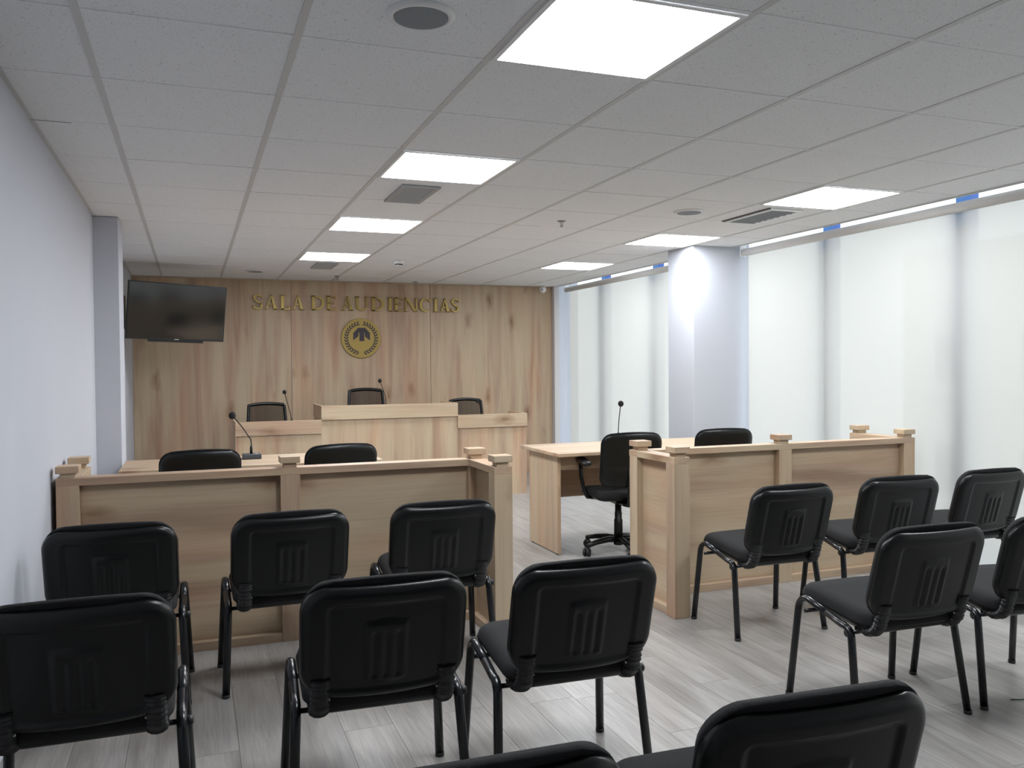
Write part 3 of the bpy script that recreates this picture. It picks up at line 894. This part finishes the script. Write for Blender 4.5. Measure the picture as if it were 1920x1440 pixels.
# ---------------------------------------------------------------- microphones
def microphone(label, base, pts, head, r=0.021):
    t = thing('gooseneck_microphone', label, 'microphone', base, 0, 'gooseneck microphones')
    b = Vector(base)
    body = MB().box(-0.064, 0.064, -0.055, 0.055, 0.0, 0.036)
    o = obj('base', body.mesh('mic_base', 0.009, 3), M['mic_grey'], t)
    obj('button', MB().lathe([(0.010, 0.036), (0.009, 0.039)], (0.03, -0.03, 0), 12).mesh('button'), M['logo_pale'], o)
    p = [Vector(q) - b for q in pts]
    obj('socket', MB().lathe([(0.010, 0.034), (0.009, 0.075), (0.006, 0.095)], (p[0].x, p[0].y, 0), 12).mesh('socket'), M['plastic'], t)
    # smooth path
    def cr(P, n=8):
        Q = [P[0]] + P + [P[-1]]; out = []
        for i in range(1, len(Q) - 2):
            for k in range(n):
                s = k / n
                out.append(0.5 * ((2 * Q[i]) + (-Q[i - 1] + Q[i + 1]) * s + (2 * Q[i - 1] - 5 * Q[i] + 4 * Q[i + 1] - Q[i + 2]) * s * s + (-Q[i - 1] + 3 * Q[i] - 3 * Q[i + 1] + Q[i + 2]) * s ** 3))
        out.append(P[-1]); return out
    obj('gooseneck', MB().tube(cr(p), 0.0038, 8).mesh('gooseneck'), M['steel_black'], t)
    h = Vector(head) - b
    prof = [(r * math.sin(PI * k / 10), -r * 1.1 * math.cos(PI * k / 10)) for k in range(1, 10)]
    obj('foam_windscreen', MB().lathe(prof, tuple(h), 14).mesh('windscreen'), M['foam'], t)
zt = 0.762
microphone('gooseneck microphone on the left table, its neck bent left', (1.326, 3.45, zt),
           [(1.323, 3.45, zt + 0.03), (1.322, 3.45, 0.89), (1.300, 3.45, 0.93), (1.262, 3.45, 0.99), (1.210, 3.45, 1.058)], (1.199, 3.45, 1.070), 0.024)
microphone('gooseneck microphone on the right table, its neck straight up', (4.158, 3.32, zt),
           [(4.158, 3.32, zt + 0.03), (4.162, 3.32, 0.92), (4.180, 3.32, 1.075)], (4.183, 3.32, 1.088), 0.023)
microphone('gooseneck microphone on the left wing of the bench', (1.905, 6.25, 0.783),
           [(1.900, 6.25, 0.80), (1.893, 6.25, 0.90), (1.862, 6.25, 1.03), (1.835, 6.25, 1.135)], (1.831, 6.25, 1.150), 0.021)
microphone('gooseneck microphone on the raised middle of the bench', (2.900, 6.25, 0.917),
           [(2.895, 6.25, 0.94), (2.890, 6.25, 1.06), (2.872, 6.25, 1.13), (2.834, 6.25, 1.24)], (2.829, 6.25, 1.253), 0.021)
microphone('gooseneck microphone on the right wing of the bench', (3.985, 6.25, 0.787),
           [(3.983, 6.25, 0.81), (3.982, 6.25, 0.89), (3.966, 6.25, 0.95), (3.935, 6.25, 1.0)], (3.931, 6.25, 1.010), 0.019)

# ---------------------------------------------------------------- wall lettering
sign = thing('wall_lettering', 'raised brass capitals reading SALA DE AUDIENCIAS on the panelled wall', 'sign', (2.9, YB - 0.018, 2.17))
HL = 0.172; TH, TN = 0.20, 0.085
def strip_arc(mb, cx, cy, rx, ry, a0, a1, w0, w1, wm, X, n=16):
    """curved stroke in unit coords, width w0 -> wm -> w1"""
    pts_o, pts_i = [], []
    for i in range(n + 1):
        f = i / n; a = a0 + (a1 - a0) * f
        w = w0 + (wm - w0) * math.sin(PI * f) if True else w0
        if f > 0.5: w = w1 + (wm - w1) * math.sin(PI * f)
        pts_o.append((cx + rx * math.cos(a), cy + ry * math.sin(a)))
        pts_i.append((cx + (rx - w) * math.cos(a), cy + (ry - min(w, 0.11)) * math.sin(a)))
    for i in range(n):
        X(mb, [pts_o[i], pts_o[i + 1], pts_i[i + 1], pts_i[i]])
def letter(ch, xl, xr):
    w = (xr - xl) / HL
    mb = MB()
    def X(m, pts):
        m.prism([(a * HL, b * HL) for a, b in pts], (xl - 2.9, 0, -HL / 2 + 0.012), (1, 0, 0), (0, 0, 1), (0, -0.034, 0))
    def R(x0, y0, x1, y1): X(mb, [(x0, y0), (x1, y0), (x1, y1), (x0, y1)])
    th = min(TH, w * 0.34); tn = 0.085; sf = 0.045
    if ch == 'I':
        c = w / 2; th = 0.2; R(c - th / 2, 0, c + th / 2, 1); R(max(0, c - 0.2), 0, min(w, c + 0.2), sf); R(max(0, c - 0.2), 1 - sf, min(w, c + 0.2), 1)
    elif ch == 'L':
        R(0.08, 0, 0.08 + th, 1); R(0, 0, w, 0.07); R(0, 1 - sf, 0.16 + th, 1); X(mb, [(w - 0.14, 0.07), (w, 0.07), (w, 0.22)])
    elif ch == 'E':
        R(0.06, 0, 0.06 + th, 1); R(0, 0, w, 0.07); R(0, 0.93, w * 0.95, 1); R(0.06, 0.47, w * 0.78, 0.54)
        X(mb, [(w - 0.12, 0.07), (w, 0.07), (w, 0.20)]); X(mb, [(w * 0.95 - 0.1, 0.93), (w * 0.95, 0.82), (w * 0.95, 0.93)]); R(w * 0.72, 0.42, w * 0.78, 0.60)
    elif ch == 'A':
        ap = w * 0.50
        X(mb, [(0.10, 0), (0.10 + tn, 0), (ap + 0.04, 1), (ap - 0.03, 1)])
        X(mb, [(w - 0.10 - th, 0), (w - 0.10, 0), (ap + 0.07, 1.0), (ap - 0.05, 1.0)])
        R(w * 0.25, 0.32, w * 0.68, 0.385); R(0, 0, 0.26, sf); R(w - 0.36, 0, w, sf)
    elif ch == 'N':
        R(0.07, 0, 0.07 + tn, 1); R(w - 0.07 - tn, 0, w - 0.07, 1)
        X(mb, [(0.05, 1), (0.05 + th * 1.15, 1), (w - 0.07, 0), (w - 0.07 - th * 0.9, 0)])
        R(0, 0, 0.22, sf); R(0, 1 - sf, 0.15, 1); R(w - 0.22, 1 - sf, w, 1)
    elif ch == 'U':
        R(0.07, 0.32, 0.07 + th, 1); R(w - 0.07 - tn, 0.32, w - 0.07, 1)
        R(0, 1 - sf, 0.14 + th, 1); R(w - 0.24, 1 - sf, w, 1)
        strip_arc(mb, w / 2, 0.34, w / 2 - 0.07, 0.35, PI, 2 * PI, th, tn, 0.13, X)
    elif ch == 'D':
        R(0.07, 0, 0.07 + th, 1); R(0, 0, 0.3, 0.07); R(0, 0.93, 0.3, 1)
        strip_arc(mb, 0.28, 0.5, w - 0.28, 0.5, -PI / 2, PI / 2, tn, tn, th, X)
    elif ch == 'C':
        strip_arc(mb, w / 2 + 0.02, 0.5, w / 2 + 0.0, 0.52, 0.28 * PI, 1.72 * PI, 0.09, 0.09, th, X)
        X(mb, [(w - 0.10, 0.70), (w - 0.04, 0.70), (w - 0.04, 0.96), (w - 0.2, 0.90)])
    elif ch == 'S':
        r = w / 2
        strip_arc(mb, w * 0.50, 0.76, r * 0.94, 0.26, 0.12 * PI, 1.25 * PI, 0.08, 0.17, 0.13, X)
        strip_arc(mb, w * 0.50, 0.26, r, 0.28, -0.85 * PI, 0.27 * PI, 0.08, 0.17, 0.13, X)
        X(mb, [(w * 0.10, 0.66), (w * 0.34, 0.60), (w * 0.40, 0.62), (w * 0.88, 0.40), (w * 0.92, 0.34), (w * 0.66, 0.36), (w * 0.55, 0.40), (w * 0.16, 0.58)])
        R(w * 0.0, 0.04, w * 0.07, 0.27); R(w * 0.90, 0.74, w * 0.97, 0.95)
    return mb
text = [('S', 1.625, 1.734), ('A', 1.749, 1.915), ('L', 1.930, 2.048), ('A', 2.062, 2.222), ('D', 2.295, 2.457), ('E', 2.477, 2.592),
        ('A', 2.655, 2.812), ('U', 2.824, 2.985), ('D', 3.025, 3.185), ('I', 3.222, 3.303), ('E', 3.312, 3.418), ('N', 3.442, 3.615), ('C', 3.633, 3.790),
        ('I', 3.812, 3.886), ('A', 3.897, 4.045), ('S', 4.055, 4.155)]
for ch, a, b in text:
    obj('letter', letter(ch, a, b).mesh('letter'), M['brass'], sign)

# ---------------------------------------------------------------- emblem
em = thing('wall_emblem', 'round brass wall emblem with a dark laurel wreath under the lettering', 'emblem', (2.897, YB - 0.018, 1.757))
obj('disc', MB().lathe([(0.243, 0.0), (0.244, 0.024), (0.241, 0.028)], (0, 0, 0), 72, 'y').mesh('disc'), M['brass'], em)
k = 0.244 / 455.0
lp = [(860, 410), (1020, 410), (1130, 530), (1130, 700), (1015, 605), (1009, 520), (997, 520), (997, 715), (888, 715), (888, 520), (868, 520), (864, 600), (748, 695), (748, 530)]
mb = MB().prism([((a - 930) * k, (650 - b) * k) for a, b in lp][::-1], (0, -0.028, 0), (1, 0, 0), (0, 0, 1), (0, -0.004, 0))
me = mb.mesh('emblem_mark')
bm = bmesh.new(); bm.from_mesh(me); bmesh.ops.triangulate(bm, faces=bm.faces); bm.to_mesh(me); bm.free()
obj('roof_mark', me, M['emblem_dark'], em)
for side in (-1, 1):
    for i in range(15):
        th = -PI / 2 + side * (0.13 + (PI - 0.30) * (i + 0.3) / 15.0)     # angle on the disc, from the bottom up
        R0 = 0.184
        px, pz = R0 * math.cos(th), R0 * math.sin(th)
        tx, tz = -math.sin(th) * side, math.cos(th) * side             # tangent, pointing up the branch
        nx_, nz_ = math.cos(th), math.sin(th)
        for q in (-1, 1):
            ang = math.radians(38) * q
            dx = tx * math.cos(ang) + nx_ * math.sin(ang); dz = tz * math.cos(ang) + nz_ * math.sin(ang)
            ex_, ez_ = -dz, dx
            L_, w_ = 0.041, 0.0084
            pts = []
            for j in range(10):
                w = 2 * PI * j / 10
                u = L_ / 2 * (1 + math.cos(w)); vv = w_ * math.sin(w)
                pts.append((px + dx * u + ex_ * vv, pz + dz * u + ez_ * vv))
            obj('laurel_leaf', MB().prism(pts, (0, -0.028, 0), (1, 0, 0), (0, 0, 1), (0, -0.003, 0)).mesh('laurel_leaf'), M['emblem_dark'], em)

# ---------------------------------------------------------------- television on wall arm
tv = thing('television', 'black flat television tilted down on a wall arm, above the left wall end', 'television', (0.82, 6.286, 1.962))
a_, t_, r_a = 0.349, 0.143, -0.024
Xv = Vector((math.cos(a_), math.sin(a_), 0)); Nv = Vector((math.sin(a_), -math.cos(a_), 0))
Uv = Vector((0, 0, 1)) * math.cos(t_) + Nv * math.sin(t_)
X2 = Xv * math.cos(r_a) + Uv * math.sin(r_a); U2 = Uv * math.cos(r_a) - Xv * math.sin(r_a)
D2 = X2.cross(U2)          # towards the viewer
TM = Matrix(((X2.x, D2.x * -1, U2.x, 0), (X2.y, -D2.y, U2.y, 0), (X2.z, -D2.z, U2.z, 0), (0, 0, 0, 1)))
w2, h2 = 0.48, 0.281
cas = MB().box(-w2, w2, 0.0, 0.03, -h2, h2, TM); cas.box(-0.30, 0.30, 0.03, 0.06, -0.2, 0.12, TM)
obj('casing', cas.mesh('casing', 0.004, 2), M['tv_frame'], tv)
obj('screen', MB().box(-w2 + 0.011, w2 - 0.011, -0.0015, 0.001, -h2 + 0.018, h2 - 0.011, TM).mesh('screen'), M['tv_screen'], tv)
obj('lower_bar', MB().box(-0.27, 0.27, 0.0, 0.03, -h2 - 0.022, -h2, TM).mesh('lower_bar', 0.003, 1), M['tv_frame'], tv)
obj('maker_badge', MB().box(-0.022, 0.022, -0.0012, 0.0, -h2 + 0.004, -h2 + 0.012, TM).mesh('badge'), M['logo_pale'], tv)
def tvp(x, y, z): return TM @ Vector((x, y, z))
obj('wall_plate', B(XL + 0.002 - 0.82, XL + 0.012 - 0.82, 6.42 - 6.286, 6.60 - 6.286, 1.80 - 1.962, 2.13 - 1.962, 0.002), M['tv_frame'], tv)
arm = MB().tube([(XL + 0.035 - 0.82, 0.22, 0.0), (XL + 0.12 - 0.82, 0.30, 0.0), tuple(tvp(-0.15, 0.06, 0.0))], 0.020, 8)
arm.tube([(XL + 0.03 - 0.82, 0.22, 0.07), (XL + 0.12 - 0.82, 0.30, 0.07), tuple(tvp(-0.15, 0.06, 0.07))], 0.012, 8)
obj('wall_arm', arm.mesh('wall_arm'), M['tv_frame'], tv)

# ---------------------------------------------------------------- ceiling fittings
def speaker(x, y, label):
    t = thing('ceiling_speaker', label, 'speaker', (x, y, ZC), 0, 'round ceiling speakers')
    obj('rim', MB().lathe([(0.080, -0.004), (0.084, -0.010), (0.098, -0.008), (0.104, 0.0), (0.104, 0.004)], (0, 0, 0), 48).mesh('rim'), M['fixture'], t)
    obj('grille', MB().lathe([(0.081, -0.0105), (0.081, -0.006)], (0, 0, 0), 40).mesh('grille'), M['speaker_grille'], t)
speaker(1.600, -0.295, 'round grey ceiling speaker at the top, nearest the viewer')
speaker(4.165, 2.275, 'round ceiling speaker beside the long vent, near the right light row')
speaker(1.600, 6.830, 'round ceiling speaker near the panelled wall, above the lettering start')

def vent(x0, x1, y0, y1, label, dark):
    t = thing('ceiling_vent', label, 'vent', ((x0 + x1) / 2, (y0 + y1) / 2, ZC), 0, 'rectangular louvred ceiling vents')
    hx, hy = (x1 - x0) / 2, (y1 - y0) / 2; f = 0.030
    fm = MB()
    fm.box(-hx, hx, -hy, -hy + f, -0.010, 0.003); fm.box(-hx, hx, hy - f, hy, -0.010, 0.003)
    fm.box(-hx, -hx + f, -hy + f, hy - f, -0.010, 0.003); fm.box(hx - f, hx, -hy + f, hy - f, -0.010, 0.003)
    obj('frame', fm.mesh('vent_frame'), M['fixture'] if dark else M['vent_slat'], t)
    obj('duct', B(-hx + f, hx - f, -hy + f, hy - f, 0.0015, 0.0035), M['vent_dark'], t)
    n = 7
    for i in range(n):
        yc = -hy + f + (2 * hy - 2 * f) * (i + 0.5) / n
        R_ = Matrix.Translation((0, yc, -0.004)) @ Matrix.Rotation(math.radians(-20), 4, 'X')
        obj('slat', MB().box(-hx + f, hx - f, -0.027, 0.027, -0.0007, 0.0007, R_).mesh('slat'), M['vent_slat'] if not dark else M['speaker_grille'], t)
    return t
vent(2.095, 2.325, 2.035, 2.540, 'grey louvred ceiling vent between the second and third left lights', False)
vent(2.130, 2.345, 5.880, 6.380, 'small louvred ceiling vent behind the farthest left light', False)
vr = vent(4.625, 4.895, 1.985, 2.535, 'louvred ceiling vent with dark slats beside the right light row', True)
obj('side_gap', B(-0.150, -0.137, -0.275, 0.275, -0.004, 0.0025), M['vent_dark'], vr)

def sprinkler(x, y, label):
    t = thing('sprinkler', label, 'sprinkler', (x, y, ZC), 0, 'pendent sprinkler heads')
    obj('escutcheon', MB().lathe([(0.016, -0.006), (0.030, -0.002), (0.032, 0.003)], (0, 0, 0), 20).mesh('escutcheon'), M['caster_steel'], t)
    mb = MB()
    for s in (-1, 1): mb.tube([(s * 0.010, 0, -0.004), (s * 0.012, 0, -0.018), (s * 0.007, 0, -0.030), (0, 0, -0.036)], 0.002, 6)
    mb.tube([(0, 0, -0.004), (0, 0, -0.036)], 0.0022, 6)
    obj('yoke', mb.mesh('yoke'), M['caster_steel'], t)
    obj('deflector', MB().lathe([(0.013, -0.040), (0.013, -0.037)], (0, 0, 0), 14).mesh('deflector'), M['caster_steel'], t)
sprinkler(3.485, 2.905, 'small pendent sprinkler head at the middle of the ceiling')
sprinkler(2.530, 7.130, 'tiny sprinkler head near the panelled wall, below the farthest left light')
sprinkler(3.560, 7.540, 'tiny sprinkler head against the top of the panelled wall')
sd = thing('smoke_detector', 'white round smoke detector on the ceiling above the lettering', 'smoke detector', (2.875, 5.50, ZC))
obj('housing', MB().lathe([(0.040, -0.034), (0.047, -0.026), (0.050, -0.004), (0.050, 0.003)], (0, 0, 0), 28).mesh('housing'), M['fixture'], sd)
for i in range(6):
    w = 2 * PI * i / 6
    obj('rib', MB().box(-0.003, 0.003, 0.020, 0.038, -0.048, -0.032, Matrix.Rotation(w, 4, 'Z')).mesh('rib'), M['tv_frame'], sd)
obj('sensor_cap', MB().lathe([(0.030, -0.052), (0.034, -0.046)], (0, 0, 0), 20).mesh('sensor_cap'), M['fixture'], sd)
cc = thing('security_camera', 'white dome security camera in the ceiling corner above the panelled wall', 'camera', (5.285, 7.56, ZC))
obj('mount', MB().lathe([(0.045, -0.012), (0.050, 0.0), (0.050, 0.003)], (0, 0, 0), 24).mesh('mount'), M['fixture'], cc)
prof = [(0.044 * math.sin(PI * j / 12), -0.050 - 0.044 * math.cos(PI * j / 12)) for j in range(1, 11)]
obj('dome', MB().lathe(prof, (0, 0, 0), 24).mesh('dome'), M['fixture'], cc)
dirv = (Vector((0.94, -2.79, 1.4)) - Vector((5.285, 7.56, ZC - 0.05))).normalized()
for s in (-1, 1):
    c = Vector((0, 0, -0.052)) + dirv * 0.036 + Vector((s * 0.013, 0, 0))
    obj('lens', MB().tube([c, c + dirv * 0.008], 0.008, 12).mesh('lens'), M['lens'], cc)

# ---------------------------------------------------------------- scrap on the floor
gw = thing('wire_scrap', 'short dark green wire scrap lying on the floor by the right edge', 'wire', (4.12, -0.27, 0))
obj('strand', MB().tube([(-0.03, 0.015, 0.003), (0.0, 0.0, 0.004), (0.05, -0.015, 0.003)], 0.0025, 6).mesh('strand'), M['green'], gw)
